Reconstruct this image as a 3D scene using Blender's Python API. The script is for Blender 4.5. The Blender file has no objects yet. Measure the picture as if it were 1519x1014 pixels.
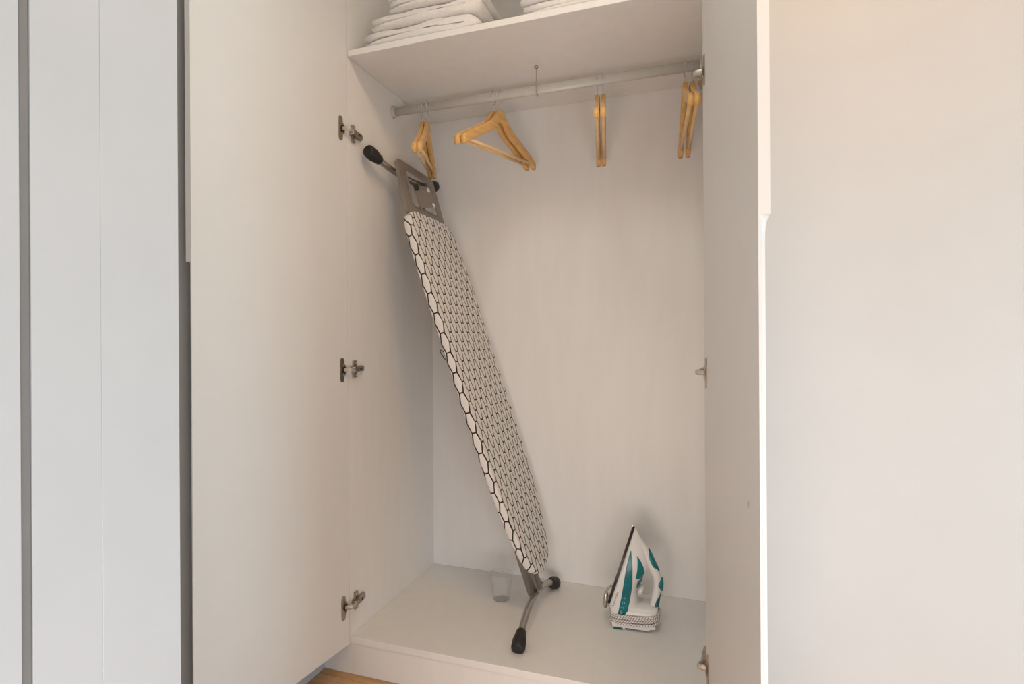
import bpy, bmesh, math, random
from mathutils import Vector, Matrix

random.seed(7)
PI = math.pi
S = bpy.context.scene
COL = S.collection
ZF = 0.113            # height of the wardrobe's base panel above the room floor

# ------------------------------------------------------------------ camera
cam_data = bpy.data.cameras.new('camera')
cam_data.sensor_width = 36.0
cam_data.lens = 811.1 / 1519 * 36.0
cam_data.shift_y = -8.4 / 1519
cam_data.clip_start = 0.02
cam = bpy.data.objects.new('camera', cam_data)
COL.objects.link(cam)
cam.matrix_world = (Matrix.Translation((0.9932, -1.4032, 0.8999 + ZF))
                    @ Matrix.Rotation(math.radians(18.634), 4, 'Z')
                    @ Matrix.Rotation(math.radians(90), 4, 'X')
                    @ Matrix.Rotation(math.radians(-0.35), 4, 'Z'))
S.camera = cam

# ------------------------------------------------------------------ world, lights, exposure
world = bpy.data.worlds.new('world')
S.world = world
world.use_nodes = True
bg = world.node_tree.nodes['Background']
bg.inputs['Color'].default_value = (0.85, 0.92, 1.0, 1)
bg.inputs['Strength'].default_value = 0.05

def area(name, loc, rot, sx, sy, power, color):
    d = bpy.data.lights.new(name, 'AREA')
    d.shape = 'RECTANGLE'; d.size = sx; d.size_y = sy
    d.energy = power; d.color = color
    o = bpy.data.objects.new(name, d); COL.objects.link(o)
    o.location = loc; o.rotation_euler = rot
    return o
# daylight through the side window on the right and two low fill lights added behind the camera
area('side_window_daylight', (3.58, -1.02, 0.65), (0, math.radians(90), 0), 1.1, 0.75, 31.0, (0.60, 0.87, 1.0))
area('rear_fill_light', (1.8, -2.03, 0.32), (math.radians(90), 0, 0), 1.0, 0.5, 13.8, (0.935, 0.965, 1.0))
area('rear_fill_light', (0.75, -2.03, 0.32), (math.radians(90), 0, 0), 0.7, 0.5, 10.4, (1.0, 0.88, 0.81))
# two ceiling spots in front of the wardrobe
area('ceiling_spot_light', (1.35, -0.85, 2.45), (0, 0, 0), 0.4, 0.4, 8.2, (1.0, 0.49, 0.09))
area('ceiling_spot_light', (0.75, -0.80, 2.45), (0, 0, 0), 0.35, 0.35, 4.6, (1.0, 0.96, 0.82))

S.view_settings.view_transform = 'Standard'
S.view_settings.look = 'None'
S.view_settings.gamma = 1.0
S.view_settings.use_curve_mapping = False
S.view_settings.exposure = 0.0

# ------------------------------------------------------------------ materials
def mat(name, color, rough=0.5, metal=0.0, noise=0.0, nscale=20.0, bump=0.0, bscale=200.0, spec=0.5, stretch=None):
    m = bpy.data.materials.new(name); m.use_nodes = True
    nt = m.node_tree; b = nt.nodes['Principled BSDF']
    b.inputs['Roughness'].default_value = rough
    b.inputs['Metallic'].default_value = metal
    b.inputs['Specular IOR Level'].default_value = spec
    tc = nt.nodes.new('ShaderNodeTexCoord')
    mp = nt.nodes.new('ShaderNodeMapping')
    nt.links.new(tc.outputs['Object'], mp.inputs['Vector'])
    if stretch: mp.inputs['Scale'].default_value = stretch
    n = nt.nodes.new('ShaderNodeTexNoise')
    n.inputs['Scale'].default_value = nscale; n.inputs['Detail'].default_value = 4
    nt.links.new(mp.outputs['Vector'], n.inputs['Vector'])
    r = nt.nodes.new('ShaderNodeValToRGB')
    c = Vector(color)
    lo = c * (1 - noise); hi = c * (1 + noise)
    r.color_ramp.elements[0].color = (*lo, 1); r.color_ramp.elements[0].position = 0.3
    r.color_ramp.elements[1].color = (*[min(1, v) for v in hi], 1); r.color_ramp.elements[1].position = 0.7
    nt.links.new(n.outputs['Fac'], r.inputs['Fac'])
    nt.links.new(r.outputs['Color'], b.inputs['Base Color'])
    if bump:
        n2 = nt.nodes.new('ShaderNodeTexNoise')
        n2.inputs['Scale'].default_value = bscale; n2.inputs['Detail'].default_value = 3
        nt.links.new(mp.outputs['Vector'], n2.inputs['Vector'])
        bp = nt.nodes.new('ShaderNodeBump'); bp.inputs['Strength'].default_value = bump
        bp.inputs['Distance'].default_value = 0.002
        nt.links.new(n2.outputs['Fac'], bp.inputs['Height'])
        nt.links.new(bp.outputs['Normal'], b.inputs['Normal'])
    return m

M = {}
M['melamine'] = mat('white_melamine', (0.885, 0.87, 0.855), 0.42, noise=0.015, nscale=30, bump=0.08, bscale=300, stretch=(1, 1, 0.15))
M['door'] = mat('white_door_lacquer', (0.815, 0.808, 0.808), 0.38, noise=0.01, nscale=12, bump=0.03, bscale=200)
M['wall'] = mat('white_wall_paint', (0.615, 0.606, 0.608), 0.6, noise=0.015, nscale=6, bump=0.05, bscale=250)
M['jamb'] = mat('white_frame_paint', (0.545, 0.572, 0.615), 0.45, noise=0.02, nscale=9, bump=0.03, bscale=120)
M['seal'] = mat('grey_rubber_seal', (0.20, 0.20, 0.205), 0.6, noise=0.05)
M['ceil'] = mat('ceiling_paint', (0.8, 0.79, 0.77), 0.8, noise=0.01)
M['hinge'] = mat('nickel_hinge', (0.44, 0.39, 0.33), 0.36, metal=1.0, noise=0.1, nscale=60)
M['link'] = mat('zinc_hinge_link', (0.60, 0.55, 0.49), 0.45, metal=0.5, noise=0.05)
M['dark_gap'] = mat('dark_steel_and_shade', (0.10, 0.085, 0.07), 0.4, metal=1.0, noise=0.1)
M['chrome'] = mat('satin_aluminium', (0.66, 0.64, 0.615), 0.42, metal=0.15, noise=0.03, nscale=50)
M['wire'] = mat('hook_wire', (0.72, 0.70, 0.68), 0.25, metal=0.75, noise=0.05)
M['hanger'] = mat('lacquered_hanger_wood', (0.78, 0.46, 0.165), 0.36, noise=0.14, nscale=14, stretch=(6, 1, 6))
M['hanger_bar'] = mat('pale_hanger_bar_wood', (0.86, 0.60, 0.33), 0.4, noise=0.10, nscale=14, stretch=(6, 1, 6))
M['towel'] = mat('white_terry_cotton', (0.91, 0.88, 0.86), 0.95, noise=0.03, nscale=90, bump=0.9, bscale=420, spec=0.1)
M['board_metal'] = mat('grey_painted_steel', (0.30, 0.27, 0.245), 0.35, metal=0.6, noise=0.04, nscale=30)
M['rest_metal'] = mat('taupe_painted_sheet', (0.27, 0.235, 0.205), 0.42, metal=0.25, noise=0.04, nscale=30)
M['leg_metal'] = mat('grey_steel_tube', (0.40, 0.37, 0.34), 0.28, metal=0.8, noise=0.04, nscale=30)
M['rubber'] = mat('black_rubber', (0.016, 0.014, 0.015), 0.55, noise=0.2, nscale=40)
M['white_plastic'] = mat('white_plastic', (0.80, 0.79, 0.77), 0.28, noise=0.01)
M['teal'] = mat('teal_plastic', (0.003, 0.17, 0.195), 0.25, noise=0.18, nscale=25)
M['teal_dark'] = mat('dark_teal_plastic', (0.004, 0.085, 0.095), 0.3, noise=0.1, nscale=25)
M['sole'] = mat('dark_soleplate', (0.03, 0.022, 0.02), 0.35, metal=0.5, noise=0.1)
M['steel'] = mat('steel_edge', (0.55, 0.53, 0.5), 0.3, metal=1.0, noise=0.05)
M['print'] = mat('grey_print', (0.25, 0.17, 0.12), 0.5, noise=0.02)
M['icon'] = mat('pale_icon_print', (0.45, 0.66, 0.68), 0.5, noise=0.02)
M['under'] = mat('dark_underlay', (0.22, 0.20, 0.18), 0.6, metal=0.3, noise=0.05)

def oak():
    m = bpy.data.materials.new('oak_laminate'); m.use_nodes = True
    nt = m.node_tree; b = nt.nodes['Principled BSDF']
    tc = nt.nodes.new('ShaderNodeTexCoord'); mp = nt.nodes.new('ShaderNodeMapping')
    mp.inputs['Scale'].default_value = (1.5, 22, 10)
    nt.links.new(tc.outputs['Object'], mp.inputs['Vector'])
    oi = nt.nodes.new('ShaderNodeObjectInfo')
    add = nt.nodes.new('ShaderNodeVectorMath'); add.operation = 'ADD'
    nt.links.new(mp.outputs['Vector'], add.inputs[0])
    sc = nt.nodes.new('ShaderNodeMath'); sc.operation = 'MULTIPLY'; sc.inputs[1].default_value = 37
    nt.links.new(oi.outputs['Random'], sc.inputs[0])
    nt.links.new(sc.outputs[0], add.inputs[1])
    n = nt.nodes.new('ShaderNodeTexNoise'); n.inputs['Scale'].default_value = 2.2
    n.inputs['Detail'].default_value = 8; n.inputs['Distortion'].default_value = 0.6
    nt.links.new(add.outputs[0], n.inputs['Vector'])
    r = nt.nodes.new('ShaderNodeValToRGB')
    r.color_ramp.elements[0].color = (0.50, 0.27, 0.115, 1); r.color_ramp.elements[0].position = 0.3
    r.color_ramp.elements[1].color = (0.74, 0.46, 0.23, 1); r.color_ramp.elements[1].position = 0.7
    nt.links.new(n.outputs['Fac'], r.inputs['Fac']); nt.links.new(r.outputs['Color'], b.inputs['Base Color'])
    b.inputs['Roughness'].default_value = 0.45
    return m
M['oak'] = oak()

def hex_cloth():
    """white cotton printed with a black honeycomb, laid out in the cover's own UV (metres)"""
    m = bpy.data.materials.new('honeycomb_print_cotton'); m.use_nodes = True
    nt = m.node_tree; b = nt.nodes['Principled BSDF']
    N = nt.nodes.new; L = nt.links.new
    uv = N('ShaderNodeUVMap'); uv.uv_map = 'cloth'
    ROW, COLW = 0.0645, 0.0480        # repeat along the board and across it
    sc = N('ShaderNodeVectorMath'); sc.operation = 'MULTIPLY'; sc.inputs[1].default_value = (1 / ROW, math.sqrt(3) / COLW, 0)
    L(uv.outputs['UV'], sc.inputs[0])
    r3 = math.sqrt(3)
    def cell(offset):
        a = N('ShaderNodeVectorMath'); a.operation = 'ADD'; a.inputs[1].default_value = (offset[0] + 40 * 1, offset[1] + 40 * r3, 0)
        L(sc.outputs[0], a.inputs[0])
        md = N('ShaderNodeVectorMath'); md.operation = 'MODULO'; md.inputs[1].default_value = (1, r3, 1)
        L(a.outputs[0], md.inputs[0])
        s = N('ShaderNodeVectorMath'); s.operation = 'SUBTRACT'; s.inputs[1].default_value = (0.5, r3 / 2, 0)
        L(md.outputs[0], s.inputs[0])
        ln = N('ShaderNodeVectorMath'); ln.operation = 'LENGTH'; L(s.outputs[0], ln.inputs[0])
        return s, ln
    s1, l1 = cell((0, 0)); s2, l2 = cell((0.5, r3 / 2))
    lt = N('ShaderNodeMath'); lt.operation = 'LESS_THAN'; L(l1.outputs['Value'], lt.inputs[0]); L(l2.outputs['Value'], lt.inputs[1])
    mx = N('ShaderNodeMix'); mx.data_type = 'VECTOR'
    L(lt.outputs[0], mx.inputs['Factor']); L(s2.outputs[0], mx.inputs[4]); L(s1.outputs[0], mx.inputs[5])
    ab = N('ShaderNodeVectorMath'); ab.operation = 'ABSOLUTE'; L(mx.outputs[1], ab.inputs[0])
    dt = N('ShaderNodeVectorMath'); dt.operation = 'DOT_PRODUCT'; dt.inputs[1].default_value = (0.5, r3 / 2, 0); L(ab.outputs[0], dt.inputs[0])
    sx = N('ShaderNodeSeparateXYZ'); L(ab.outputs[0], sx.inputs[0])
    # distances in metres to the cross edges and to the slanted edges
    g = math.hypot(0.5 / ROW, 0.5 * 3 / COLW)
    f1 = N('ShaderNodeMath'); f1.operation = 'MULTIPLY_ADD'; f1.inputs[1].default_value = -ROW; f1.inputs[2].default_value = 0.5 * ROW
    L(sx.outputs['X'], f1.inputs[0])
    f2 = N('ShaderNodeMath'); f2.operation = 'MULTIPLY_ADD'; f2.inputs[1].default_value = -1 / g; f2.inputs[2].default_value = 0.5 / g
    L(dt.outputs['Value'], f2.inputs[0])
    mm = N('ShaderNodeMath'); mm.operation = 'MINIMUM'; L(f1.outputs[0], mm.inputs[0]); L(f2.outputs[0], mm.inputs[1])
    gt = N('ShaderNodeMapRange'); gt.inputs['From Min'].default_value = 0.0027; gt.inputs['From Max'].default_value = 0.0020
    L(mm.outputs[0], gt.inputs['Value'])
    cr = N('ShaderNodeMix'); cr.data_type = 'RGBA'
    cr.inputs[6].default_value = (0.80, 0.76, 0.73, 1); cr.inputs[7].default_value = (0.022, 0.017, 0.016, 1)
    L(gt.outputs[0], cr.inputs['Factor']); L(cr.outputs[2], b.inputs['Base Color'])
    b.inputs['Roughness'].default_value = 0.9
    return m
M['hex'] = hex_cloth()

def cord_mat():
    m = bpy.data.materials.new('braided_cord'); m.use_nodes = True
    nt = m.node_tree; b = nt.nodes['Principled BSDF']
    N = nt.nodes.new; L = nt.links.new
    uv = N('ShaderNodeUVMap'); uv.uv_map = 'cord'
    w = N('ShaderNodeTexWave'); w.wave_type = 'BANDS'; w.bands_direction = 'DIAGONAL'
    w.inputs['Scale'].default_value = 75; L(uv.outputs['UV'], w.inputs['Vector'])
    r = N('ShaderNodeValToRGB')
    r.color_ramp.elements[0].color = (0.10, 0.07, 0.07, 1); r.color_ramp.elements[0].position = 0.05
    r.color_ramp.elements[1].color = (0.78, 0.74, 0.71, 1); r.color_ramp.elements[1].position = 0.22
    L(w.outputs['Fac'], r.inputs['Fac']); L(r.outputs['Color'], b.inputs['Base Color'])
    b.inputs['Roughness'].default_value = 0.85
    return m
M['cord'] = cord_mat()

def clear_plastic():
    m = bpy.data.materials.new('frosted_clear_plastic'); m.use_nodes = True
    b = m.node_tree.nodes['Principled BSDF']
    nt = m.node_tree
    n = nt.nodes.new('ShaderNodeTexNoise'); n.inputs['Scale'].default_value = 12
    r = nt.nodes.new('ShaderNodeMapRange'); r.inputs['To Min'].default_value = 0.10; r.inputs['To Max'].default_value = 0.22
    nt.links.new(n.outputs['Fac'], r.inputs['Value']); nt.links.new(r.outputs[0], b.inputs['Alpha'])
    b.inputs['Base Color'].default_value = (0.85, 0.84, 0.82, 1)
    b.inputs['Roughness'].default_value = 0.18
    return m
M['cup'] = clear_plastic()

# ------------------------------------------------------------------ helpers
def finish(name, bm, m, parent=None, smooth=False, bevel=0.0, segs=2, recalc=True):
    if recalc: bmesh.ops.recalc_face_normals(bm, faces=bm.faces)
    me = bpy.data.meshes.new(name); bm.to_mesh(me); bm.free()
    me.materials.append(m)
    if smooth:
        for p in me.polygons: p.use_smooth = True
    o = bpy.data.objects.new(name, me); COL.objects.link(o)
    if parent is not None: o.parent = parent
    if bevel:
        b = o.modifiers.new('bevel', 'BEVEL'); b.width = bevel; b.segments = segs; b.limit_method = 'ANGLE'
        b.angle_limit = math.radians(40)
    return o

def add_box(bm, x0, x1, y0, y1, z0, z1, mtx=None):
    v = [bm.verts.new((x, y, z)) for z in (z0, z1) for y in (y0, y1) for x in (x0, x1)]
    if mtx is not None:
        for q in v: q.co = mtx @ q.co
    for f in ((0, 1, 3, 2), (4, 6, 7, 5), (0, 4, 5, 1), (2, 3, 7, 6), (0, 2, 6, 4), (1, 5, 7, 3)):
        bm.faces.new([v[i] for i in f])
    return v

def box(name, x0, x1, y0, y1, z0, z1, m, parent=None, bevel=0.0):
    bm = bmesh.new(); add_box(bm, x0, x1, y0, y1, z0, z1)
    return finish(name, bm, m, parent, bevel=bevel)

def add_prism(bm, poly, h0, h1, fn):
    """closed polygon of 2-D points swept from h0 to h1; fn(a, b, h) -> 3-D"""
    A = [bm.verts.new(fn(a, b, h0)) for a, b in poly]; B = [bm.verts.new(fn(a, b, h1)) for a, b in poly]
    n = len(poly)
    for i in range(n): bm.faces.new((A[i], A[(i + 1) % n], B[(i + 1) % n], B[i]))
    bm.faces.new(A[::-1]); bm.faces.new(B)

def add_rings(bm, rings, cap=True, closed=False):
    R = [[bm.verts.new(p) for p in r] for r in rings]
    n = len(R[0]); k = len(R)
    for i in range(k if closed else k - 1):
        a, b = R[i], R[(i + 1) % k]
        for j in range(n): bm.faces.new((a[j], a[(j + 1) % n], b[(j + 1) % n], b[j]))
    if cap and not closed:
        bm.faces.new(R[0][::-1]); bm.faces.new(R[-1])
    return R

def frames(path, closed=False):
    """rotation-minimising frames along a polyline"""
    P = [Vector(p) for p in path]; n = len(P); T = []
    for i in range(n):
        if closed: t = P[(i + 1) % n] - P[i - 1]
        else: t = P[min(i + 1, n - 1)] - P[max(i - 1, 0)]
        T.append(t.normalized())
    ref = Vector((0, 0, 1)) if abs(T[0].z) < 0.9 else Vector((0, 1, 0))
    u = (ref - T[0] * ref.dot(T[0])).normalized(); U = [u]
    for i in range(1, n):
        u = (u - T[i] * u.dot(T[i])).normalized(); U.append(u)
    return P, T, U

def add_tube(bm, path, rad, n=10, closed=False, flat=1.0, uvname=None):
    P, T, U = frames(path, closed)
    rings = []
    for i, (p, t, u) in enumerate(zip(P, T, U)):
        w = t.cross(u); r = rad[i] if isinstance(rad, (list, tuple)) else rad
        rings.append([p + u * (math.cos(2 * PI * k / n) * r) + w * (math.sin(2 * PI * k / n) * r * flat) for k in range(n)])
    return add_rings(bm, rings, True, closed)

def tube(name, path, rad, m, parent=None, n=10, closed=False, flat=1.0):
    bm = bmesh.new(); add_tube(bm, path, rad, n, closed, flat)
    return finish(name, bm, m, parent, smooth=True)

def smooth_path(pts, n=8):
    """Catmull-Rom through the points"""
    P = [Vector(p) for p in pts]; out = []
    for i in range(len(P) - 1):
        a, b, c, d = P[max(i - 1, 0)], P[i], P[i + 1], P[min(i + 2, len(P) - 1)]
        for k in range(n):
            t = k / n
            out.append(0.5 * ((2 * b) + (c - a) * t + (2 * a - 5 * b + 4 * c - d) * t * t + (3 * b - a - 3 * c + d) * t ** 3))
    out.append(P[-1]); return out

def thing(name, label, cat, loc=(0, 0, 0), rz=0.0, group=None):
    o = bpy.data.objects.new(name, None); COL.objects.link(o)
    o.location = loc; o.rotation_euler = (0, 0, rz); o.empty_display_size = 0.05
    tag(o, label, cat, group); return o
def tag(o, label, cat, group=None):
    o['label'] = label; o['category'] = cat
    if group: o['group'] = group
    return o
def struct(o, label, cat):
    o['kind'] = 'structure'; o['label'] = label; o['category'] = cat; return o

# ------------------------------------------------------------------ the setting
HX0, HX1 = -0.105, 3.60         # room, left and right ends
HY0 = -0.984                    # far face of the wall stub in the left foreground
RY0 = -1.140
CEIL = 2.46
DX0, DZ = 0.494, 2.46

# floor: planks running along the wardrobe; beyond them the same boards as one slab
fl = box('floor', HX0 - 0.01, HX1, -2.15, HY0 - 0.16, -0.03, -0.0005, M['oak'])
struct(fl, 'oak coloured wooden floor in front of the wardrobe plinth', 'floor')
y = HY0 - 0.16
row = 0
while y < 0.03:
    x = HX0 - [0.35, 0.9, 0.1][row % 3]
    while x < HX1:
        L = 1.2
        x0, x1 = max(x, HX0 - 0.01), min(x + L, HX1)
        if x1 - x0 > 0.02:
            box('plank', x0 + 0.0006, x1 - 0.0006, y + 0.0006, min(y + 0.16, 0.03) - 0.0006, -0.02, 0.0, M['oak'], fl, bevel=0.0008)
        x += L
    y += 0.16; row += 1

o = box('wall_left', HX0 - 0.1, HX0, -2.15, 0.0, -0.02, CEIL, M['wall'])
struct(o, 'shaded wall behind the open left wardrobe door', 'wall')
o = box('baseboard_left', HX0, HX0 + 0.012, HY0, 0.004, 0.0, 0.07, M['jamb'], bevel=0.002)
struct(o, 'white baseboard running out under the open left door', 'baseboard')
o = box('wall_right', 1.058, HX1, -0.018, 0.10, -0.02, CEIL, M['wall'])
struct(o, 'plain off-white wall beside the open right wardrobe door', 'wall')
o = box('ceiling', HX0 - 0.1, HX1 + 0.1, -2.2, 0.7, CEIL, CEIL + 0.08, M['ceil'])
struct(o, 'white ceiling', 'ceiling')
# side wall of the room with the window the daylight comes from, and the wall behind
WY0, WY1, WZ0, WZ1 = -1.40, -0.64, 0.10, 1.20
bm = bmesh.new()
add_box(bm, HX1, HX1 + 0.1, WY1, 0.10, -0.02, CEIL); add_box(bm, HX1, HX1 + 0.1, -2.15, WY0, -0.02, CEIL)
add_box(bm, HX1, HX1 + 0.1, WY0, WY1, -0.02, WZ0); add_box(bm, HX1, HX1 + 0.1, WY0, WY1, WZ1, CEIL)
o = finish('wall_side', bm, M['wall']); struct(o, 'white side wall with a tall window', 'wall')
bm = bmesh.new()  # rear wall set close, low opening added, both to suit the fill lights
add_box(bm, HX0, 0.4, -2.15, -2.05, -0.02, CEIL); add_box(bm, 2.8, HX1, -2.15, -2.05, -0.02, CEIL)
add_box(bm, 0.4, 2.8, -2.15, -2.05, -0.02, 0.05); add_box(bm, 0.4, 2.8, -2.15, -2.05, 0.60, CEIL)
o = finish('wall_rear', bm, M['wall']); struct(o, 'white wall behind the camera with a low opening added for the fill lights', 'wall')

# wall stub and painted frame in the left foreground
o = box('wall_front', HX0, DX0 - 0.03, RY0, HY0, -0.02, CEIL, M['wall'])
struct(o, 'white wall stub behind the frame in the left foreground', 'wall')
fr = thing('trim_1', 'white painted frame in the left foreground with a grey seal strip', 'door frame')
fr['kind'] = 'structure'
def jamb_piece(nm, d0, d1, y0, y1, m, bev):
    return box(nm, DX0 - d1, DX0 - d0, y0, y1, 0.0, DZ, m, fr, bevel=bev)
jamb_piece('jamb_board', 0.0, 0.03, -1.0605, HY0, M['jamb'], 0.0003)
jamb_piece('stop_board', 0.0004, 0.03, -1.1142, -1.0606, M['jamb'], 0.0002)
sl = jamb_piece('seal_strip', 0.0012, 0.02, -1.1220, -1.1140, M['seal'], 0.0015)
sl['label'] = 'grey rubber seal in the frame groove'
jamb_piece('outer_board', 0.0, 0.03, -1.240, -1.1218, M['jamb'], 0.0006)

# ------------------------------------------------------------------ wardrobe
W, D, H = 1.020, 0.555, 1.746
wd = thing('wardrobe', 'white built-in wardrobe with both doors open and a high shelf', 'wardrobe', (0, 0, 0))
TOP = 2.40
mel = M['melamine']
box('side_panel', -0.018, 0.0, 0.0, D + 0.01, ZF - 0.020, TOP, mel, wd, bevel=0.0008)
box('side_panel', W, W + 0.018, 0.0, D + 0.01, ZF - 0.020, TOP, mel, wd, bevel=0.0008)
box('back_panel', 0.0, W, D, D + 0.01, ZF, TOP, mel, wd)
box('base_panel', 0.0, W, 0.0, D, ZF - 0.020, ZF, mel, wd, bevel=0.001)
box('top_panel', 0.0, W, 0.0, D, TOP - 0.018, TOP, mel, wd)
box('plinth', HX0 + 0.001, W + 0.03, 0.0025, 0.020, 0.0, ZF - 0.0205, mel, wd, bevel=0.0008)
box('filler_strip', HX0 + 0.001, -0.0185, 0.004, 0.022, ZF - 0.02, TOP, mel, wd)
box('filler_strip', W + 0.0185, 1.0575, 0.0, 0.018, 0.0, TOP, mel, wd)
box('shelf', 0.001, W - 0.001, 0.002, D - 0.0005, H + ZF, H + ZF + 0.0185, mel, wd, bevel=0.001)

# hanging rail, oval tube in two end sockets and one centre support
RY, RZ = 0.262, 1.678 + ZF
bm = bmesh.new()
add_rings(bm, [[(x, RY + 0.0085 * math.cos(2 * PI * k / 24), RZ + 0.0155 * math.sin(2 * PI * k / 24)) for k in range(24)] for x in (0.004, W - 0.004)])
rail = finish('hanging_rail', bm, M['chrome'], wd, smooth=True)
rail['label'] = 'pale metal hanging rail'
for x0, x1, x2 in ((0.0, 0.004, 0.013), (W, W - 0.004, W - 0.013)):
    bm = bmesh.new()
    for xa, xb, ry, rz in ((x0, x1, 0.016, 0.0225), (x1, x2, 0.0115, 0.0185)):
        add_rings(bm, [[(x, RY + ry * math.cos(2 * PI * k / 24), RZ + rz * math.sin(2 * PI * k / 24)) for k in range(24)] for x in (xa, xb)])
    s = finish('rail_socket', bm, M['chrome'], rail)
    for zz in (0.019, -0.019):
        bm = bmesh.new()
        add_rings(bm, [[(x1 + dx * (1 if x1 < 0.5 else -1), RY + r * math.cos(2 * PI * k / 10), RZ + zz + r * math.sin(2 * PI * k / 10)) for k in range(10)] for dx, r in ((-0.001, 0.0028), (0.0014, 0.0022))])
        finish('screw', bm, M['dark_gap'], rail)
bm = bmesh.new()
sx = 0.522
add_rings(bm, [[(sx + r * math.cos(2 * PI * k / 14), RY - 0.012 + r * math.sin(2 * PI * k / 14), H + ZF - dz) for k in range(14)] for r, dz in ((0.0065, 0.0), (0.0065, 0.004), (0.004, 0.007))])
add_tube(bm, smooth_path([(sx, RY - 0.012, H + ZF - 0.005), (sx, RY - 0.013, RZ + 0.03), (sx, RY - 0.0135, RZ), (sx, RY - 0.0125, RZ - 0.014), (sx, RY - 0.006, RZ - 0.0195), (sx, RY + 0.006, RZ - 0.018)], 5), 0.0016, 8)
s = finish('rail_support', bm, M['steel'], rail, smooth=True); s['label'] = 'thin metal support hook'

# doors -------------------------------------------------------------
DL, DT = 0.494, 0.0175
DZ0, DZ1 = ZF - 0.020, 2.38
def door_mesh(bm, zh):
    """u along the width from the hinge, v through the thickness (0 = inner face), finger pull below zh"""
    def fn(u, v, z): return (u, v, z)
    full = [(0, 0), (DL, 0), (DL, DT), (0, DT)]
    n = 8
    # scooped outer corner: a hollow from a thin inner lip to the outer face
    cove = []
    for k in range(n + 1):
        a = k / n * PI / 2
        cove.append((DL - 0.030 * math.sin(a) ** 1.2 if k else DL, 0.0032 + (DT - 0.0032) * (1 - math.cos(a))))
    # levels with the milled, rounded run-out of the groove
    low = [(0, 0), (DL, 0)] + cove + [(0, DT)]
    def level(depth):
        pts = [(0, 0), (DL, 0)]
        for (u, v) in cove:
            ru = DL + (u - DL) * depth
            rv = v if depth > 0 else v
            pts.append((ru, rv))
        pts.append((0, DT)); return pts
    zs = [(DZ0, 1.0), (zh - 0.030, 1.0)]
    for k in range(1, 7):
        a = k / 6 * PI / 2
        zs.append((zh - 0.030 + 0.030 * math.sin(a), max(math.cos(a), 0.0)))
    zs += [(zh + 0.0005, 0.0), (DZ1, 0.0)]
    rings = [[fn(u, v, z) for u, v in level(d)] for z, d in zs]
    add_rings(bm, rings)

def make_door(hinge, ang, sgn, zh):
    """ang: opening beyond square; sgn -1 for the left door, +1 for the right"""
    bm = bmesh.new(); door_mesh(bm, zh)
    ux, uy = sgn * math.sin(ang), -math.cos(ang)
    vx, vy = sgn * math.cos(ang), math.sin(ang)
    for v in bm.verts:
        u, t, z = v.co
        v.co = (hinge[0] + ux * u + vx * t, hinge[1] + uy * u + vy * t, z)
    d = finish('door', bm, M['door'], wd)
    return d, (Vector((ux, uy, 0)), Vector((vx, vy, 0)))
AL, AR = math.radians(6.0), math.radians(8.4)
HLp, HRp = (0.0005, -0.004), (1.0115, -0.004)
dl, (ul, vl) = make_door(HLp, AL, -1, 1.068 + ZF)
dr, (ur, vr) = make_door(HRp, AR, 1, 1.084 + ZF)
dl['label'] = 'open left door, inner face towards the room'
dr['label'] = 'open right door seen almost edge-on'

# cover cap on the right door's inner face
c = Vector((HRp[0], HRp[1], 0)) + ur * 0.425 + Vector((0, 0, 0.62 + ZF))
bm = bmesh.new()
w_ = Vector((0, 0, 1))
add_rings(bm, [[c - vr * off + (ur * math.cos(2 * PI * k / 18) + w_ * math.sin(2 * PI * k / 18)) * r for k in range(18)] for off, r in ((0, 0.0052), (0.0010, 0.0052), (0.0016, 0.004))])
s = finish('cover_cap', bm, mat('grey_cover_cap', (0.52, 0.50, 0.48), 0.5, noise=0.05), dr); s['label'] = 'small pale grey cover cap'

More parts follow.
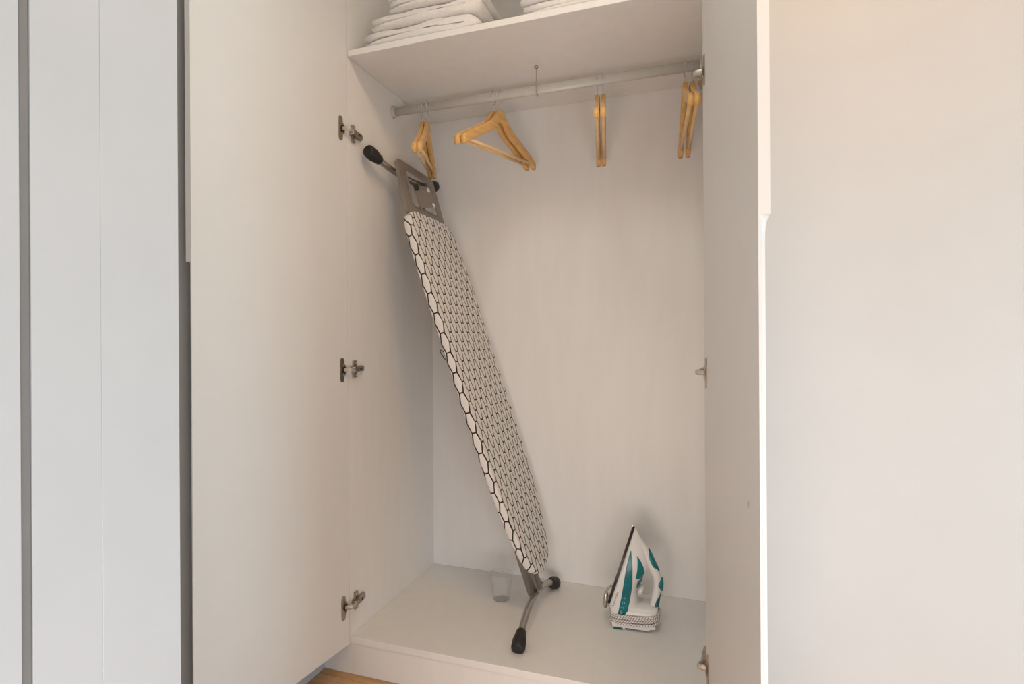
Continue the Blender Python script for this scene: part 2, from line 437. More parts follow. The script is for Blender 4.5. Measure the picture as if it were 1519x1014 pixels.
# hinges: flange on the door, arm, cross plate on the side panel
def hinge(panel_x, sgn, zc, dpos, u, v):
    """sgn +1: panel face looks to +x (left panel)"""
    hg = bpy.data.objects.new('hinge', None); COL.objects.link(hg); hg.parent = wd
    hg.empty_display_size = 0.02
    base = Vector((dpos[0], dpos[1], zc))
    n = -v                                     # out of the door's inner face
    def dp(a, b, h): return base + u * a + n * b + Vector((0, 0, h))
    # cup flange
    bm = bmesh.new()
    pts = []
    for k in range(24):
        a = 2 * PI * k / 24
        pts.append((0.026 + 0.0088 * math.copysign(abs(math.cos(a)) ** 0.5, math.cos(a)), 0.036 * math.copysign(abs(math.sin(a)) ** 0.4, math.sin(a))))
    add_prism(bm, pts, 0.0, 0.0022, lambda a, b, h: dp(a, h, b))
    finish('cup_flange', bm, M['hinge'], hg, bevel=0.0005)
    bm = bmesh.new()                           # cup rim, a half-round collar
    pts = [(0.021 - 0.010 * math.cos(t), 0.017 * math.sin(t)) for t in [(-PI / 2 + PI * k / 12) for k in range(13)]]
    add_prism(bm, pts, 0.0, 0.0045, lambda a, b, h: dp(a, h, b))
    finish('cup_rim', bm, M['hinge'], hg, bevel=0.0005)
    bm = bmesh.new()                           # disc coloured dark for the shade inside the cup
    pts = [(0.0205 + 0.0062 * math.cos(t), 0.0105 * math.sin(t)) for t in [2 * PI * k / 14 for k in range(14)]]
    add_prism(bm, pts, 0.0042, 0.0050, lambda a, b, h: dp(a, h, b))
    finish('cup_shade', bm, M['dark_gap'], hg)
    # knuckle link from cup to arm
    p0 = dp(0.020, 0.003, 0); p1 = Vector((panel_x + sgn * 0.016, 0.006, zc)); pm = dp(0.010, 0.020, 0)
    bm = bmesh.new(); add_tube(bm, smooth_path([p0, pm, p1], 5), 0.0062, 8, flat=0.6)
    finish('link', bm, M['link'], hg)
    # arm over the mounting plate
    bm = bmesh.new()
    def pp(a, b, h): return Vector((panel_x + sgn * b, a, zc + h))
    prof = [(0.000, 0.010), (0.006, 0.020), (0.022, 0.019), (0.060, 0.014), (0.064, 0.012), (0.064, 0.006), (0.012, 0.006)]
    A = [pp(a, b, -0.0075) for a, b in prof]; B = [pp(a, b, 0.0075) for a, b in prof]
    va = [bm.verts.new(p) for p in A]; vb = [bm.verts.new(p) for p in B]
    for i in range(len(prof)): bm.faces.new((va[i], va[(i + 1) % len(prof)], vb[(i + 1) % len(prof)], vb[i]))
    bm.faces.new(va[::-1]); bm.faces.new(vb)
    finish('arm', bm, M['hinge'], hg, bevel=0.0012)
    bm = bmesh.new()                           # cross-shaped mounting plate
    cross = [(0.018, -0.026), (0.034, -0.026), (0.034, -0.009), (0.066, -0.009), (0.066, 0.009), (0.034, 0.009), (0.034, 0.026), (0.018, 0.026), (0.018, 0.009), (0.010, 0.009), (0.010, -0.009), (0.018, -0.009)]
    add_prism(bm, cross, 0.0, 0.0065, lambda a, b, h: pp(a, h, b))
    finish('mounting_plate', bm, M['hinge'], hg, bevel=0.001)
    for (ya, za, h0, rr) in ((0.026, 0.019, 0.0065, 0.0042), (0.026, -0.019, 0.0065, 0.0042), (0.040, 0.0, 0.0168, 0.0038)):
        bm = bmesh.new()
        add_rings(bm, [[pp(ya + r * math.cos(2 * PI * k / 12), h, za + r * math.sin(2 * PI * k / 12)) for k in range(12)] for r, h in ((rr, h0 - 0.002), (rr, h0 + 0.0012), (rr * 0.6, h0 + 0.0018), (rr * 0.35, h0 + 0.0006))])
        finish('screw', bm, M['dark_gap'] if ya > 0.03 else M['steel'], hg)
    return hg
for zc in (0.098, 0.803, 1.520):
    hinge(0.0, 1, zc + ZF, HLp, ul, vl)
    hinge(W, -1, zc + ZF + 0.008, HRp, ur, vr)

# ------------------------------------------------------------------ folded towels on the shelf
ST = H + ZF + 0.0185
def towel(x0, x1, y0, y1, z0, layers, th, label, seed, lean=0.0):
    """a towel folded back and forth: thick cloth following a serpentine in x-z, running back in y"""
    rnd = random.Random(seed)
    path = []
    r = th / 2
    for i in range(layers):
        z = z0 + r + i * th
        a, b = (x0 + r, x1 - r) if i % 2 == 0 else (x1 - r, x0 + r)
        ja = rnd.uniform(-0.006, 0.006)
        n = 14
        for k in range(n + 1):
            f = k / n
            path.append((a + (b - a) * f, z))
        if i < layers - 1:
            s = 1 if i % 2 == 0 else -1
            for k in range(1, 6):
                t = -PI / 2 + PI * k / 6
                path.append((b + s * math.cos(t) * r, z + r + math.sin(t) * r))
    ny = 12
    ph = [rnd.uniform(0, 6.28) for _ in range(6)]
    hw = th * 0.49
    rings = []
    total = layers * th
    def wob(x, y, z):
        top = (z - z0) / total
        return top * (0.0032 * math.sin(x * 31 + ph[0] + y * 9) + 0.0025 * math.sin(x * 67 + ph[1] - y * 14)), 0.0028 * math.sin(z * 190 + ph[2]) * top
    bm = bmesh.new()
    m = 8
    for j in range(ny + 1):
        y = y0 + (y1 - y0) * j / ny
        # rounded cut edge at the front and back
        e = min(j, ny - j)
        grow = (0.86, 0.96, 1.0)[min(e, 2)]
        yy = y + (0.004 if j == 1 else 0) * 0
        up, dn = [], []
        for i, (x, z) in enumerate(path):
            xa, za = path[max(i - 1, 0)]; xb, zb = path[min(i + 1, len(path) - 1)]
            t = Vector((xb - xa, zb - za)).normalized(); nrm = Vector((-t.y, t.x))
            h = hw * grow
            if i == 0 or i == len(path) - 1: h *= 0.55
            bulge = 1 + 0.05 * math.sin(i * 0.9 + ph[3] + j * 0.4)
            for lst, sg in ((up, 1), (dn, -1)):
                px, pz = x + nrm.x * h * sg * bulge, z + nrm.y * h * sg * bulge
                dz, dx = wob(px, y, pz)
                yo = 0.0045 * math.sin(pz * 240 + ph[4] + px * 8) + 0.003 * math.sin(px * 20 + ph[5])
                lst.append((px + dx + lean * (pz - z0), yy + yo * (1 if e == 0 else 0.6), max(pz + dz, z0 + 0.0003)))
        rings.append(up + dn[::-1])
    add_rings(bm, rings)
    o = finish('folded_towel', bm, M['towel'], None, smooth=True)
    sub = o.modifiers.new('sub', 'SUBSURF'); sub.levels = 1; sub.render_levels = 1
    return tag(o, label, 'towel', 'white towels folded on the high shelf')
towel(0.030, 0.408, 0.010, 0.330, ST, 2, 0.0250, 'thick white folded towel at the bottom of the left stack on the shelf', 1)
towel(0.052, 0.414, 0.014, 0.320, ST + 0.0530, 2, 0.0215, 'white folded towel second from the bottom of the left stack', 2)
towel(0.116, 0.420, 0.012, 0.310, ST + 0.0985, 2, 0.0170, 'shorter white folded towel third from the bottom of the left stack', 3)
towel(0.108, 0.395, 0.014, 0.300, ST + 0.1350, 2, 0.0170, 'white folded towel at the top edge of the photo on the left stack', 4)
towel(0.533, 0.900, 0.012, 0.320, ST, 2, 0.0200, 'white folded towel at the bottom of the right stack on the shelf', 5)
towel(0.526, 0.890, 0.014, 0.310, ST + 0.0430, 2, 0.0180, 'white folded towel lying on top in the right stack, cut by the photo edge', 6)

# ------------------------------------------------------------------ coat hangers
HW = 0.212
def make_hanger():
    """local frame: y along the hanger, x across it, origin on the rail axis"""
    t = thing('coat_hanger', 'x x x x', 'coat hanger', group='wooden coat hangers on the wardrobe rail')
    # body profile in y-z: top and bottom curves from tip to tip
    top0 = -0.046
    def topz(s):
        s = abs(s)
        if s < 0.018: return top0 - 0.004 * (s / 0.018) ** 2
        f = (s - 0.018) / (HW - 0.018)
        neck = 0.028 * (1 - math.exp(-f * 9))
        return top0 - 0.004 - neck - 0.090 * f ** 1.05
    def width(s):
        f = abs(s) / HW
        return 0.042 - 0.013 * min(f * 2.2, 1) + 0.005 * max(0, f - 0.8) / 0.2
    n = 44
    rings = []
    for k in range(n + 1):
        s = -HW + 2 * HW * k / n
        zt = topz(s); wv = width(s)
        f = abs(s) / HW
        if f > 0.93: wv *= 1 - 0.18 * (f - 0.93) / 0.07; zt -= 0.003 * (f - 0.93) / 0.07
        h = 0.0078
        zc, hz = zt - wv / 2, wv / 2
        ring = []
        for q in range(16):
            a = 2 * PI * (q + 0.5) / 16
            cx = math.copysign(abs(math.cos(a)) ** 0.42, math.cos(a)); cz = math.copysign(abs(math.sin(a)) ** 0.42, math.sin(a))
            ring.append((h * cx, s, zc + hz * cz))
        rings.append(ring)
    bm = bmesh.new(); add_rings(bm, rings)
    finish('body', bm, M['hanger'], t, smooth=True)
    zb = topz(HW * 0.955) - 0.016
    bm = bmesh.new(); add_tube(bm, [(0, -HW * 0.955, zb), (0, 0, zb), (0, HW * 0.955, zb)], 0.0052, 10)
    finish('trouser_bar', bm, M['hanger_bar'], t, smooth=True)
    R = 0.0195
    pts = [(0, 0, top0 - 0.012), (0, 0, top0 + 0.008), (0, 0.002, -0.027)]
    for k in range(0, 12):
        a = math.radians(-60 + 22.5 * k)
        pts.append((0, 0.0 + R * math.cos(a) * 0.92, -0.0022 + R * math.sin(a)))
    bm = bmesh.new(); add_tube(bm, smooth_path(pts, 3), 0.0017, 8)
    finish('hook', bm, M['wire'], t, smooth=True)
    return t
def dup(root):
    r = root.copy(); COL.objects.link(r)
    for ch in list(root.children):
        c = ch.copy(); COL.objects.link(c); c.parent = r
    return r
proto = make_hanger()
hang = [
 (0.1145, -20.5, 0.026, 'left hanger of the wooden pair above the ironing board, nearest the left panel'),
 (0.1325, -20.5, 0.026, 'right hanger of the wooden pair just above the ironing board top'),
 (0.371, 12.5, 0.020, 'wooden hanger behind in the broadside pair that shows its triangle'),
 (0.394, 13.0, 0.020, 'front wooden hanger of the broadside pair, its open triangle in full view'),
 (0.7110, -8.8, 0.0, 'left hanger of the upright edge-on wooden pair in the middle of the rail'),
 (0.7292, -8.8, 0.0, 'right hanger of the upright edge-on wooden pair in the middle of the rail'),
 (0.9655, -5.0, 0.0, 'left hanger of the wooden pair beside the right door hinge'),
 (0.9855, -4.0, 0.0, 'right hanger of the wooden pair, closest to the right door hinge'),
]
for i, (x, a, tl, lab) in enumerate(hang):
    h = proto if i == 0 else dup(proto)
    h.location = (x, RY, RZ)
    h.rotation_euler = (math.radians(tl * 180 / PI * 3.5) if tl else 0, 0, math.radians(-a))
    h['label'] = lab

# ------------------------------------------------------------------ ironing board leaning in the corner
ib = thing('ironing_board', 'folded ironing board with black and white honeycomb cover leaning in the wardrobe', 'ironing board', (0.507, 0.29, ZF))
ib_inv = Matrix.Translation((-0.507, -0.29, -ZF))
d_ = Vector((-0.307, 0, 0.952)).normalized(); n_ = Vector((d_.z, 0, -d_.x)); yv = Vector((0, 1, 0))
P0 = Vector((0.477, 0, 0.138)) + n_ * 0.031 - Vector((0.507, 0.29, 0))
CY = 0.315 - 0.29
def BP(s, yy, off):          # board coordinates -> local of ib ; yy measured from board centre
    p = P0 + d_ * s + n_ * off; return Vector((p.x, CY + 0.033 - 0.05 * s + yy, p.z))
hwt = [(-0.022, 0.0), (-0.019, 0.030), (-0.008, 0.062), (0.012, 0.087), (0.05, 0.112), (0.12, 0.139), (0.25, 0.165), (0.43, 0.177), (0.70, 0.179), (1.00, 0.181), (1.10, 0.178), (1.16, 0.171), (1.195, 0.156), (1.214, 0.128), (1.222, 0.085), (1.224, 0.0)]
def outline(n=96):
    """dense outline by arc length along both sides"""
    side = []
    for i in range(len(hwt) - 1):
        (s0, w0), (s1, w1) = hwt[i], hwt[i + 1]
        sm, wm = hwt[max(i - 1, 0)]; sp, wp = hwt[min(i + 2, len(hwt) - 1)]
        q = 6
        for k in range(q):
            t = k / q
            cr = lambda a, b, c, e: 0.5 * ((2 * b) + (c - a) * t + (2 * a - 5 * b + 4 * c - e) * t * t + (3 * b - a - 3 * c + e) * t ** 3)
            side.append((cr(sm, s0, s1, sp), max(cr(wm, w0, w1, wp), 0.0)))
    side.append(hwt[-1])
    pts = [(s, w) for s, w in side] + [(s, -w) for s, w in side[-2:0:-1]]
    return pts
OUT = outline()
TH = 0.026
bm = bmesh.new(); uvl = bm.loops.layers.uv.new('cloth')
n = len(OUT)
def inward(i):
    s0, w0 = OUT[i - 1]; s1, w1 = OUT[(i + 1) % n]
    t = Vector((s1 - s0, w1 - w0)); t = t.normalized() if t.length > 1e-9 else Vector((1, 0))
    return Vector((t.y, -t.x))
INW = [inward(i) for i in range(n)]
# rings: (inset, offset, cloth distance beyond the flat outline)
prof = [(0.030, -TH - 0.003, 0.058), (0.012, -TH - 0.002, 0.042), (0.002, -TH, 0.030), (0.0, -TH + 0.003, 0.027), (0.0, -0.005, 0.006), (0.0012, -0.0022, 0.003), (0.004, -0.0004, 0.0), (0.012, 0.0, -0.008)]
rings = []
uvs = {}
for ins, off, ext in prof:
    r = []
    for i, (s, w) in enumerate(OUT):
        q = Vector((s, w)) + INW[i] * ins
        v = bm.verts.new(BP(q.x, q.y, off)); r.append(v)
        c = Vector((s, w)) - INW[i] * ext
        uvs[v] = (c.x, c.y)
    rings.append(r)
for a, b in zip(rings, rings[1:]):
    for i in range(n):
        try: bm.faces.new((a[i], a[(i + 1) % n], b[(i + 1) % n], b[i]))
        except ValueError: pass
# flat top: join opposite sides
top = rings[-1]; half = n // 2
def strip(ring, flip):
    for i in range(half):
        a, b = ring[i], ring[i + 1]; c, d = ring[(n - i - 1) % n], ring[(n - i) % n]
        vs = []
        for v in (a, b, c, d):
            if v not in vs: vs.append(v)
        if len(vs) >= 3:
            try: bm.faces.new(vs if not flip else vs[::-1])
            except ValueError: pass
strip(rings[-1], False)
for f in bm.faces:
    for lp in f.loops: lp[uvl].uv = uvs[lp.vert]
cv = finish('cover', bm, M['hex'], ib, smooth=True)
cv['label'] = 'white cotton cover with black honeycomb print'
# metal tray under the cover
bm = bmesh.new()
add_rings(bm, [[BP(*(Vector((s, w)) + INW[i] * 0.022), off) for i, (s, w) in enumerate(OUT)] for off in (-TH - 0.010, -TH + 0.004)], cap=True)
finish('tray', bm, M['under'], ib)
# drawstring end poking out under the near edge
bm = bmesh.new(); add_tube(bm, smooth_path([BP(0.745, -0.160, -TH - 0.004), BP(0.757, -0.181, -TH - 0.006), BP(0.752, -0.184, -TH - 0.008), BP(0.735, -0.176, -TH - 0.007), BP(0.715, -0.160, -TH - 0.005)], 5), 0.0013, 6)
finish('drawstring', bm, M['rubber'], ib, smooth=True)

# iron rest: pressed frame at the square end with a plate across it
rest_c = -0.035
def rrect(s0, s1, y0, y1, r, k=5, skew=0.0):
    pts = []
    for cs, cy, a0 in ((s1 - r, y1 - r, 0), (s0 + r, y1 - r, 90), (s0 + r, y0 + r, 180), (s1 - r, y0 + r, 270)):
        for i in range(k + 1):
            a = math.radians(a0 + 90 * i / k)
            pts.append((cs + r * math.cos(a), cy + r * math.sin(a)))
    return pts
def ring_plate(bm, outer, inner, o0, o1, lip=0.0):
    A = [bm.verts.new(BP(s, y, o1)) for s, y in outer]; B = [bm.verts.new(BP(s, y, o1)) for s, y in inner]
    A0 = [bm.verts.new(BP(s, y, o0 - lip)) for s, y in outer]; B0 = [bm.verts.new(BP(s, y, o0)) for s, y in inner]
    k = len(outer)
    for i in range(k):
        j = (i + 1) % k
        bm.faces.new((A[i], A[j], B[j], B[i])); bm.faces.new((A0[j], A0[i], B0[i], B0[j]))
        bm.faces.new((A[j], A[i], A0[i], A0[j])); bm.faces.new((B[i], B[j], B0[j], B0[i]))
RO = -0.012
def quad(u, v):               # u from the cover outwards, v from the near side to the far side
    s0 = 1.212 + 0.006 * v; s1 = 1.420 - 0.012 * v
    n0, f0, n1, f1 = -0.142, 0.136, -0.094, 0.162
    y0 = n0 + (n1 - n0) * u; y1 = f0 + (f1 - f0) * u
    return s0 + (s1 - s0) * u, y0 + (y1 - y0) * v
outer = [quad(u, v) for u, v in rrect(0, 1, 0, 1, 0.10)]
inner = [quad(u, v) for u, v in rrect(0.17, 0.84, 0.17, 0.85, 0.07)]
bm = bmesh.new(); ring_plate(bm, outer, inner, RO - 0.002, RO, lip=0.010)
rest = finish('iron_rest', bm, M['rest_metal'], ib, bevel=0.0012)
rest['label'] = 'taupe metal iron rest frame'
bm = bmesh.new(); add_tube(bm, [BP(s, y, RO + 0.0005) for s, y in inner], 0.003, 8, closed=True)
finish('inner_flange', bm, M['rest_metal'], rest, smooth=True)
bm = bmesh.new()
add_prism(bm, [(1.311, -0.042), (1.358, 0.104), (1.290, 0.110), (1.248, -0.037)], RO + 0.0005, RO + 0.003, lambda a, b, h: BP(a, b, h))
finish('rest_plate', bm, M['rest_metal'], rest, bevel=0.0008)
for s, cy_ in ((1.344, 0.077), (1.288, 0.083)):
    bm = bmesh.new()
    add_rings(bm, [[BP(s + r * math.cos(2 * PI * k / 14), cy_ + r * math.sin(2 * PI * k / 14), RO + h) for k in range(14)] for r, h in ((0.0085, 0.003), (0.0085, 0.005), (0.005, 0.0075))])
    finish('screw', bm, M['white_plastic'], rest, smooth=False)

# folded legs behind the board, each a pair of tubes ending in an arched foot bar
def foot_bar(a, b, apex, name, lab):
    A, B = Vector(a), Vector(b); mid = (A + B) / 2 + Vector(apex)
    path = []
    for k in range(25):
        t = k / 24
        path.append(A * (1 - t) + B * t + Vector(apex) * (1 - (2 * t - 1) ** 2) ** 1.0)
    o = tube(name, path, 0.0105, M['leg_metal'], ib, n=14)
    o['label'] = lab
    for p, q in ((path[0], path[2]), (path[-1], path[-3])):
        dirn = (q - p).normalized()
        bm = bmesh.new()
        add_tube(bm, [p - dirn * 0.018, p - dirn * 0.0165, p - dirn * 0.010, p + dirn * 0.012, p + dirn * 0.018, p + dirn * 0.042, p + dirn * 0.046], [0.014, 0.0185, 0.0205, 0.0205, 0.0190, 0.0150, 0.0120], 18)
        finish('foot_cap', bm, M['rubber'], o, smooth=True)
    return path
def loc(p): return Vector(p) - Vector((0.507, 0.29, 0))
low = foot_bar(loc((0.507, 0.082, 0.0195)), loc((0.507, 0.495, 0.0195)), (-0.012, 0, 0.048), 'foot_bar', 'arched grey lower foot bar on the wardrobe floor')
upp = foot_bar(loc((0.034, 0.075, 1.474)), loc((0.034, 0.503, 1.480)), (0.010, 0, -0.030), 'foot_bar', 'grey upper foot bar resting against the side panel')
lowc = low[12]; uppc = upp[12]
for dy in (-0.010, 0.032):
    a = lowc + Vector((0, dy, 0.004)); b = BP(0.75, 0, -TH - 0.024); b.y = a.y
    bm = bmesh.new()
    add_tube(bm, [a, a.lerp(b, 0.5), b], 0.0110, 14, flat=1.75)
    finish('leg', bm, M['leg_metal'], ib, smooth=True)
for dy in (-0.050, 0.050):
    a = uppc + Vector((0, dy, 0)); b = BP(0.35, 0, -TH - 0.026); b.y = a.y
    bm = bmesh.new(); add_tube(bm, [a, a.lerp(b, 0.5), b], 0.0095, 12)
    finish('leg', bm, M['leg_metal'], ib, smooth=True)
for dy in (-0.018, 0.040):
    a = lowc + Vector((0, dy, 0.018))
    bm = bmesh.new(); add_rings(bm, [[a + n_ * h + (yv * math.cos(2 * PI * k / 12) + d_ * math.sin(2 * PI * k / 12)) * 0.0055 for k in range(12)] for h in (0.004, 0.013)])
    finish('rivet', bm, M['rubber'], ib)

# ------------------------------------------------------------------ steam iron standing on its heel
ir = thing('steam_iron', 'white and teal steam iron standing on its heel, cord wound round it', 'iron', (0.803, 0.338, ZF), math.radians(0.5))
ir.scale = (0.957, 0.957, 0.957)
O2 = Vector((-0.0762, 0.0816))
td = Vector((0.305, 0.952)); sd = Vector((0.952, -0.305))
def IP(s, t, w):             # s above the sole, t towards the tip, w sideways (negative = near side)
    p = O2 + td * t + sd * s; return Vector((p.x, w, p.y))
def lerp_tab(tab, x):
    if x <= tab[0][0]: return tab[0][1]
    for (a, b), (c, d) in zip(tab, tab[1:]):
        if x <= c: return b + (d - b) * (x - a) / (c - a)
    return tab[-1][1]
Wt = [(-0.036, 0.048), (-0.02, 0.053), (0.03, 0.056), (0.08, 0.0545), (0.12, 0.049), (0.16, 0.0385), (0.20, 0.024), (0.225, 0.013), (0.240, 0.005), (0.247, 0.001)]
St = [(-0.036, 0.112), (-0.02, 0.108), (0.0, 0.100), (0.03, 0.082), (0.06, 0.070), (0.09, 0.070), (0.115, 0.079), (0.14, 0.086), (0.17, 0.076), (0.195, 0.060), (0.22, 0.037), (0.240, 0.014), (0.247, 0.006)]
def half_w(s, t):
    Sx = lerp_tab(St, t); f = min(max(s / Sx, 0), 1)
    return lerp_tab(Wt, t) * (1 - 0.10 * f) * (1 - f ** 3.2) ** (1 / 2.2)
bm = bmesh.new()
ts = [-0.036 + 0.283 * k / 40 for k in range(41)]
rings = []
for t in ts:
    Sx = lerp_tab(St, t); r = []
    m = 10
    for k in range(m + 1):
        f = (k / m); sl_ = 0.006 + max(0.0, -t) * 0.42; s = sl_ + (Sx - sl_) * math.sin(f * PI / 2)
        r.append((s, half_w(s, t) if k < m else 0.0))
    rings.append([IP(s, t, -w) for s, w in r] + [IP(s, t, w) for s, w in r[-2::-1]])
add_rings(bm, rings)
body = finish('body', bm, M['white_plastic'], ir, smooth=True)
# soleplate
bm = bmesh.new()
ol = [(t, lerp_tab(Wt, t) + 0.0015) for t in [-0.0 + 0.247 * k / 30 for k in range(31)]]
poly = [(t, -w) for t, w in ol] + [(t, w) for t, w in ol[::-1]]
add_prism(bm, poly, -0.002, 0.0065, lambda a, b, h: IP(h, a, b))
so = finish('soleplate', bm, M['sole'], ir, bevel=0.0008); so['label'] = 'dark metal soleplate'
bm = bmesh.new()
ol2 = [(t, lerp_tab(Wt, t) * 0.96) for t in [0.222 + 0.0275 * k / 8 for k in range(9)]]
add_prism(bm, [(t, -w) for t, w in ol2] + [(t, w) for t, w in ol2[::-1]], -0.0035, -0.0018, lambda a, b, h: IP(h, a, b))
finish('sole_tip', bm, M['steel'], so)
# handle: arched grip from the nose back to the heel
hp = [(0.010, 0.230, 0.006, 0.007), (0.030, 0.212, 0.011, 0.012), (0.056, 0.189, 0.0150, 0.0155), (0.090, 0.153, 0.0155, 0.0170), (0.116, 0.124, 0.0145, 0.0170), (0.1275, 0.098, 0.0138, 0.0165), (0.1320, 0.065, 0.0135, 0.0165), (0.1365, 0.030, 0.0140, 0.0185), (0.138, 0.000, 0.0160, 0.026), (0.132, -0.03, 0.020, 0.038)]
hpath = smooth_path([IP(s, t, 0) for s, t, _, _ in hp], 5)
nP = len(hpath)
def grip_r(i):
    q = i / 5; k = min(int(q), len(hp) - 2); f = q - k
    return hp[k][2] + (hp[k + 1][2] - hp[k][2]) * f, hp[k][3] + (hp[k + 1][3] - hp[k][3]) * f
P, T, U = frames(hpath)
rings = []
for i, (p, t) in enumerate(zip(P, T)):
    a = Vector((t.z, 0, -t.x)); ra, rw = grip_r(i)
    rings.append([p + a * (math.cos(2 * PI * k / 18) * ra) + yv * (math.sin(2 * PI * k / 18) * rw) for k in range(18)])
bm = bmesh.new(); add_rings(bm, rings)
hd = finish('handle', bm, M['white_plastic'], ir, smooth=True)
# heel block with its stand
bm = bmesh.new()
def hx(px): return (px - 405) * 0.000363
rr = []
for z, xa, xb, wy in ((0.010, hx(225), hx(600), 0.048), (0.020, hx(222), hx(602), 0.050), (0.040, hx(222), hx(612), 0.050), (0.058, hx(235), hx(618), 0.047), (0.072, hx(300), hx(618), 0.038)):
    ring = []
    for k in range(28):
        a = 2 * PI * k / 28
        cx = math.copysign(abs(math.cos(a)) ** 0.45, math.cos(a)); cy = math.copysign(abs(math.sin(a)) ** 0.45, math.sin(a))
        ring.append(((xa + xb) / 2 + (xb - xa) / 2 * cx, wy * cy, z))
    rr.append(ring)
add_rings(bm, rr)
hl = finish('heel', bm, M['white_plastic'], ir, smooth=True)
bm = bmesh.new()
prof = [(hx(232), 0.0), (hx(325), 0.0), (hx(350), 0.006), (hx(540), 0.006), (hx(560), 0.012), (hx(600), 0.014), (hx(600), 0.022), (hx(222), 0.022)]
add_prism(bm, prof, -0.049, 0.049, lambda a, b, h: (a, h, b))
st = finish('stand', bm, M['white_plastic'], ir, bevel=0.002)
for sgn in (-1, 1):
    bm = bmesh.new(); add_box(bm, hx(240), hx(320), sgn * 0.0505 - 0.002, sgn * 0.0505 + 0.002, 0.0005, 0.006)
    finish('stand_foot', bm, M['teal_dark'], st, bevel=0.001)

# teal side panels laid on the body
def side_patch(name, strip, m, parent, lift=0.0010, sides=(-1, 1), label=None):
    """strip: list of (t, s_low, s_high)"""
    for sg in sides:
        bm = bmesh.new(); rows = []
        for t, a, b in strip:
            rows.append([bm.verts.new(IP(a + (b - a) * k / 8, t, sg * (half_w(a + (b - a) * k / 8, t) + lift))) for k in range(9)])
        for r0, r1 in zip(rows, rows[1:]):
            for k in range(8):
                bm.faces.new((r0[k], r0[k + 1], r1[k + 1], r1[k]))
        o = finish(name, bm, m, parent, smooth=True)
        sol = o.modifiers.new('thick', 'SOLIDIFY'); sol.thickness = 0.0016; sol.offset = 0.0
        if label: o['label'] = label
tank = [(-0.027, 0.040, 0.067), (0.03, 0.034, 0.061), (0.08, 0.027, 0.0535), (0.10, 0.0237, 0.048), (0.128, 0.0195, 0.0397), (0.155, 0.017, 0.029), (0.180, 0.0163, 0.0175)]
ins = [(0.103, 0.060, 0.0640), (0.106, 0.057, 0.0700), (0.118, 0.056, 0.0760), (0.130, 0.054, 0.0765), (0.145, 0.0505, 0.0690), (0.160, 0.0455, 0.0565), (0.172, 0.0395, 0.0415)]
def dense(tab, n=4):
    out = []
    for a, b in zip(tab, tab[1:]):
        for k in range(n): out.append(tuple(x + (y - x) * k / n for x, y in zip(a, b)))
    return out + [tab[-1]]
side_patch('water_tank', dense(tank), M['teal'], ir, label='glossy teal water tank panel')
side_patch('grip_insert', dense(ins), M['teal'], ir, lift=0.0014, label='teal insert under the grip')
# soft teal strips on the outside of the grip
def grip_strip(name, f0, f1, m, lift, wid):
    bm = bmesh.new(); rings = []
    i0, i1 = int(f0 * (nP - 1)), int(f1 * (nP - 1))
    for i in range(i0, i1 + 1):
        p, t = P[i], T[i]; a = Vector((t.z, 0, -t.x))
        if a.x < 0: a = -a
        f = i / (nP - 1); g = (i - i0) / max(1, i1 - i0)
        ra, rw0 = grip_r(i)
        taper = max(0.25, math.sin(PI * min(max(g, 0.06), 0.94)) ** 0.5)
        rw = rw0 * wid * taper
        ring = []
        for k in range(14):
            an = 2 * PI * k / 14
            ring.append(p + a * (ra * 0.52 + (ra * 0.52 + lift) * math.cos(an)) + yv * (rw * math.sin(an)))
        rings.append(ring)
    add_rings(bm, rings); o = finish(name, bm, m, hd, smooth=True); return o
grip_strip('grip_pad', 0.24, 0.40, M['teal'], 0.0016, 1.06)
grip_strip('grip_pad', 0.64, 0.93, M['teal_dark'], 0.0016, 1.10)
grip_strip('thumb_button', 0.47, 0.62, M['teal'], 0.0045, 1.04)
kp = IP(0.110, 0.143, 0)
bm = bmesh.new(); add_tube(bm, [kp, kp + Vector((sd.x, 0, sd.y)) * 0.006, kp + Vector((sd.x, 0, sd.y)) * 0.0085], [0.006, 0.0058, 0.004], 14)
finish('spray_knob', bm, M['sole'], hd, smooth=True)
# temperature dial and inner rib seen through the grip opening
dc = IP(0.078, 0.060, 0)
bm = bmesh.new(); add_tube(bm, [dc, dc + Vector((sd.x, 0, sd.y)) * 0.010, dc + Vector((sd.x, 0, sd.y)) * 0.013], [0.016, 0.0155, 0.012], 24)
finish('temperature_dial', bm, M['white_plastic'], ir, smooth=True)
bm = bmesh.new(); add_prism(bm, [(0.070, 0.068), (0.0735, 0.068), (0.0785, 0.102), (0.0755, 0.103)], -0.018, 0.018, lambda a, b, h: IP(a, b, h))
finish('dial_trim', bm, M['teal'], ir, bevel=0.001)

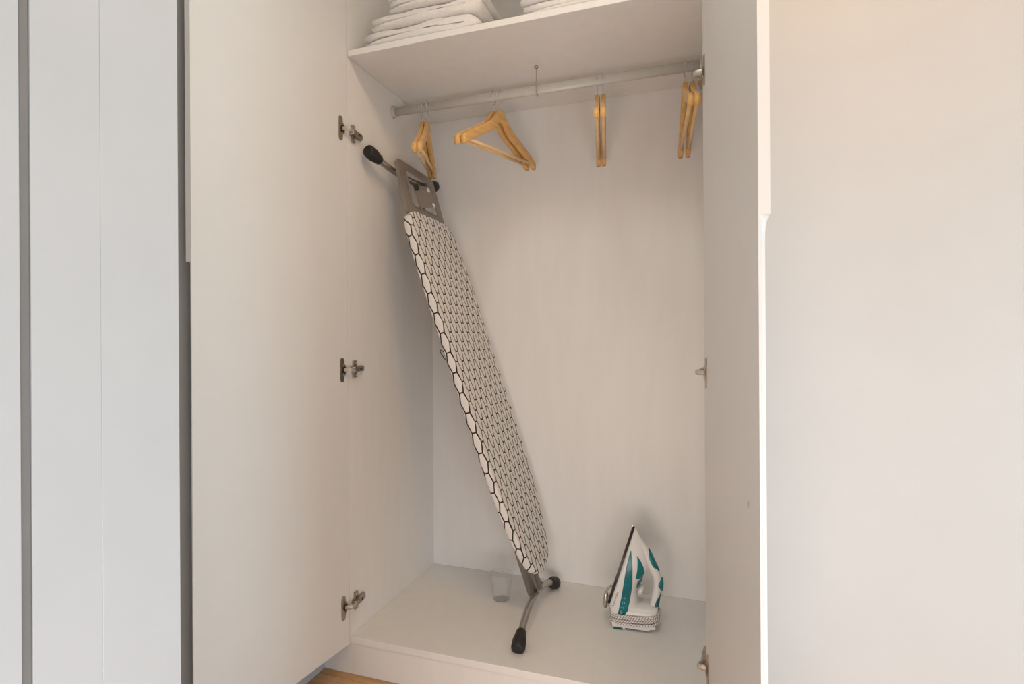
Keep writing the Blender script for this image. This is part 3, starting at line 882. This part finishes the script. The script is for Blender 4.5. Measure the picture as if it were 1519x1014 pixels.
# small print: maker's name along the sole and symbols on the tank
def text_part(txt, size, s0, t0, parent, m, lift):
    cu = bpy.data.curves.new('print', 'FONT'); cu.body = txt; cu.size = size; cu.extrude = 0.0
    ob = bpy.data.objects.new('tmp_text', cu); COL.objects.link(ob)
    dg = bpy.context.evaluated_depsgraph_get()
    me = bpy.data.meshes.new_from_object(ob.evaluated_get(dg))
    bpy.data.objects.remove(ob)
    for v in me.vertices:
        a, b = v.co.x, v.co.y          # a runs towards the tip, b towards the sole
        s, t = s0 - b, t0 + a
        v.co = IP(s, t, -(half_w(s, t) + lift))
    me.materials.clear(); me.materials.append(m)
    o = bpy.data.objects.new('maker_print', me); COL.objects.link(o); o.parent = parent
    return o
tp = text_part('Russell Hobbs', 0.0092, 0.0205, -0.006, ir, M['print'], 0.0006)
tp['label'] = 'small brown lettering along the side'
for k, t in enumerate((-0.012, 0.004, 0.020, 0.036)):
    s0 = 0.047 - 0.001 * k
    bm = bmesh.new()
    if k % 2 == 0:
        pts = [(s0 + 0.0038 * math.cos(2 * PI * q / 16), t + 0.0038 * math.sin(2 * PI * q / 16)) for q in range(16)]
        add_tube(bm, [IP(s, tt, -(half_w(s, tt) + 0.0022)) for s, tt in pts], 0.0006, 6, closed=True)
    else:
        pts = [(s0 - 0.004 + 0.002 * q, t + (0.003 if q % 2 else -0.003)) for q in range(5)]
        add_tube(bm, [IP(s, tt, -(half_w(s, tt) + 0.0022)) for s, tt in pts], 0.0006, 6)
    finish('tank_symbol', bm, M['icon'], ir, smooth=True)

# braided cord wound round the heel
def cord_tube(name, path, rad, parent, n=8):
    Pp, Tt, Uu = frames(path)
    bm = bmesh.new(); uvl = bm.loops.layers.uv.new('cord')
    dist = [0.0]
    for a, b in zip(Pp, Pp[1:]): dist.append(dist[-1] + (b - a).length)
    R = []
    for p, t, u in zip(Pp, Tt, Uu):
        w = t.cross(u)
        R.append([bm.verts.new(p + u * (rad * math.cos(2 * PI * k / n)) + w * (rad * math.sin(2 * PI * k / n))) for k in range(n)])
    for i in range(len(R) - 1):
        for k in range(n):
            f = bm.faces.new((R[i][k], R[i][(k + 1) % n], R[i + 1][(k + 1) % n], R[i + 1][k]))
            q = [(dist[i], k), (dist[i], k + 1), (dist[i + 1], k + 1), (dist[i + 1], k)]
            for lp, (dd, kk) in zip(f.loops, q): lp[uvl].uv = (dd, kk / n * 0.022)
    bm.faces.new(R[0][::-1]); bm.faces.new(R[-1])
    return finish(name, bm, M['cord'], parent, smooth=True)
path = []
turns = 4; N = 44 * turns
for i in range(N + 1):
    a = 2 * PI * i / 44; f = i / N
    z = 0.0175 + 0.0330 * f + 0.0010 * math.sin(a * 2.3)
    ex = 0.0755 + 0.0015 * math.sin(f * 9); ey = 0.0545 + 0.001 * math.cos(f * 7)
    cx = math.copysign(abs(math.cos(a)) ** 0.55, math.cos(a)); cy = math.copysign(abs(math.sin(a)) ** 0.55, math.sin(a))
    path.append((0.0035 + ex * cx, ey * cy, z + 0.004 * cx))
pc = cord_tube('power_cord', path, 0.0040, ir); pc['label'] = 'white braided power cord with dark flecks'
lp_ = smooth_path([(-0.070, 0.020, 0.050), (-0.090, 0.006, 0.078), (-0.083, -0.004, 0.108), (-0.070, 0.004, 0.112), (-0.074, 0.018, 0.085), (-0.090, 0.024, 0.060), (-0.086, 0.020, 0.036)], 7)
cord_tube('cord_loop', lp_, 0.0036, ir)
bm = bmesh.new(); add_tube(bm, [(-0.0905, -0.012, 0.044), (-0.0925, -0.012, 0.056), (-0.089, -0.010, 0.088), (-0.087, -0.010, 0.094)], [0.004, 0.0075, 0.0065, 0.004], 12)
finish('plug', bm, M['steel'], ir, smooth=True)

# ------------------------------------------------------------------ small clear cup
cu = thing('plastic_cup', 'small clear plastic cup on the wardrobe floor behind the ironing board', 'cup', (0.354, 0.362, ZF))
def lathe(bm, prof, n=32, spout=0.0):
    rings = []
    for r, z in prof:
        rg = []
        for k in range(n):
            a = 2 * PI * k / n
            rr = r + (spout * max(0, math.cos(a - PI)) ** 12 * min(1, z / 0.085) ** 4)
            rg.append((rr * math.cos(a), rr * math.sin(a), z))
        rings.append(rg)
    add_rings(bm, rings)
bm = bmesh.new()
lathe(bm, [(0.026, 0.0), (0.0285, 0.002), (0.037, 0.086), (0.0385, 0.087), (0.0385, 0.0885), (0.0358, 0.0885), (0.0272, 0.004), (0.024, 0.003)], spout=0.006)
finish('cup_wall', bm, M['cup'], cu, smooth=True)
bm = bmesh.new(); add_tube(bm, [(0.0378 * math.cos(2 * PI * k / 36), 0.0378 * math.sin(2 * PI * k / 36), 0.0875) for k in range(36)], 0.0014, 6, closed=True)
finish('cup_rim', bm, M['cup'], cu, smooth=True)
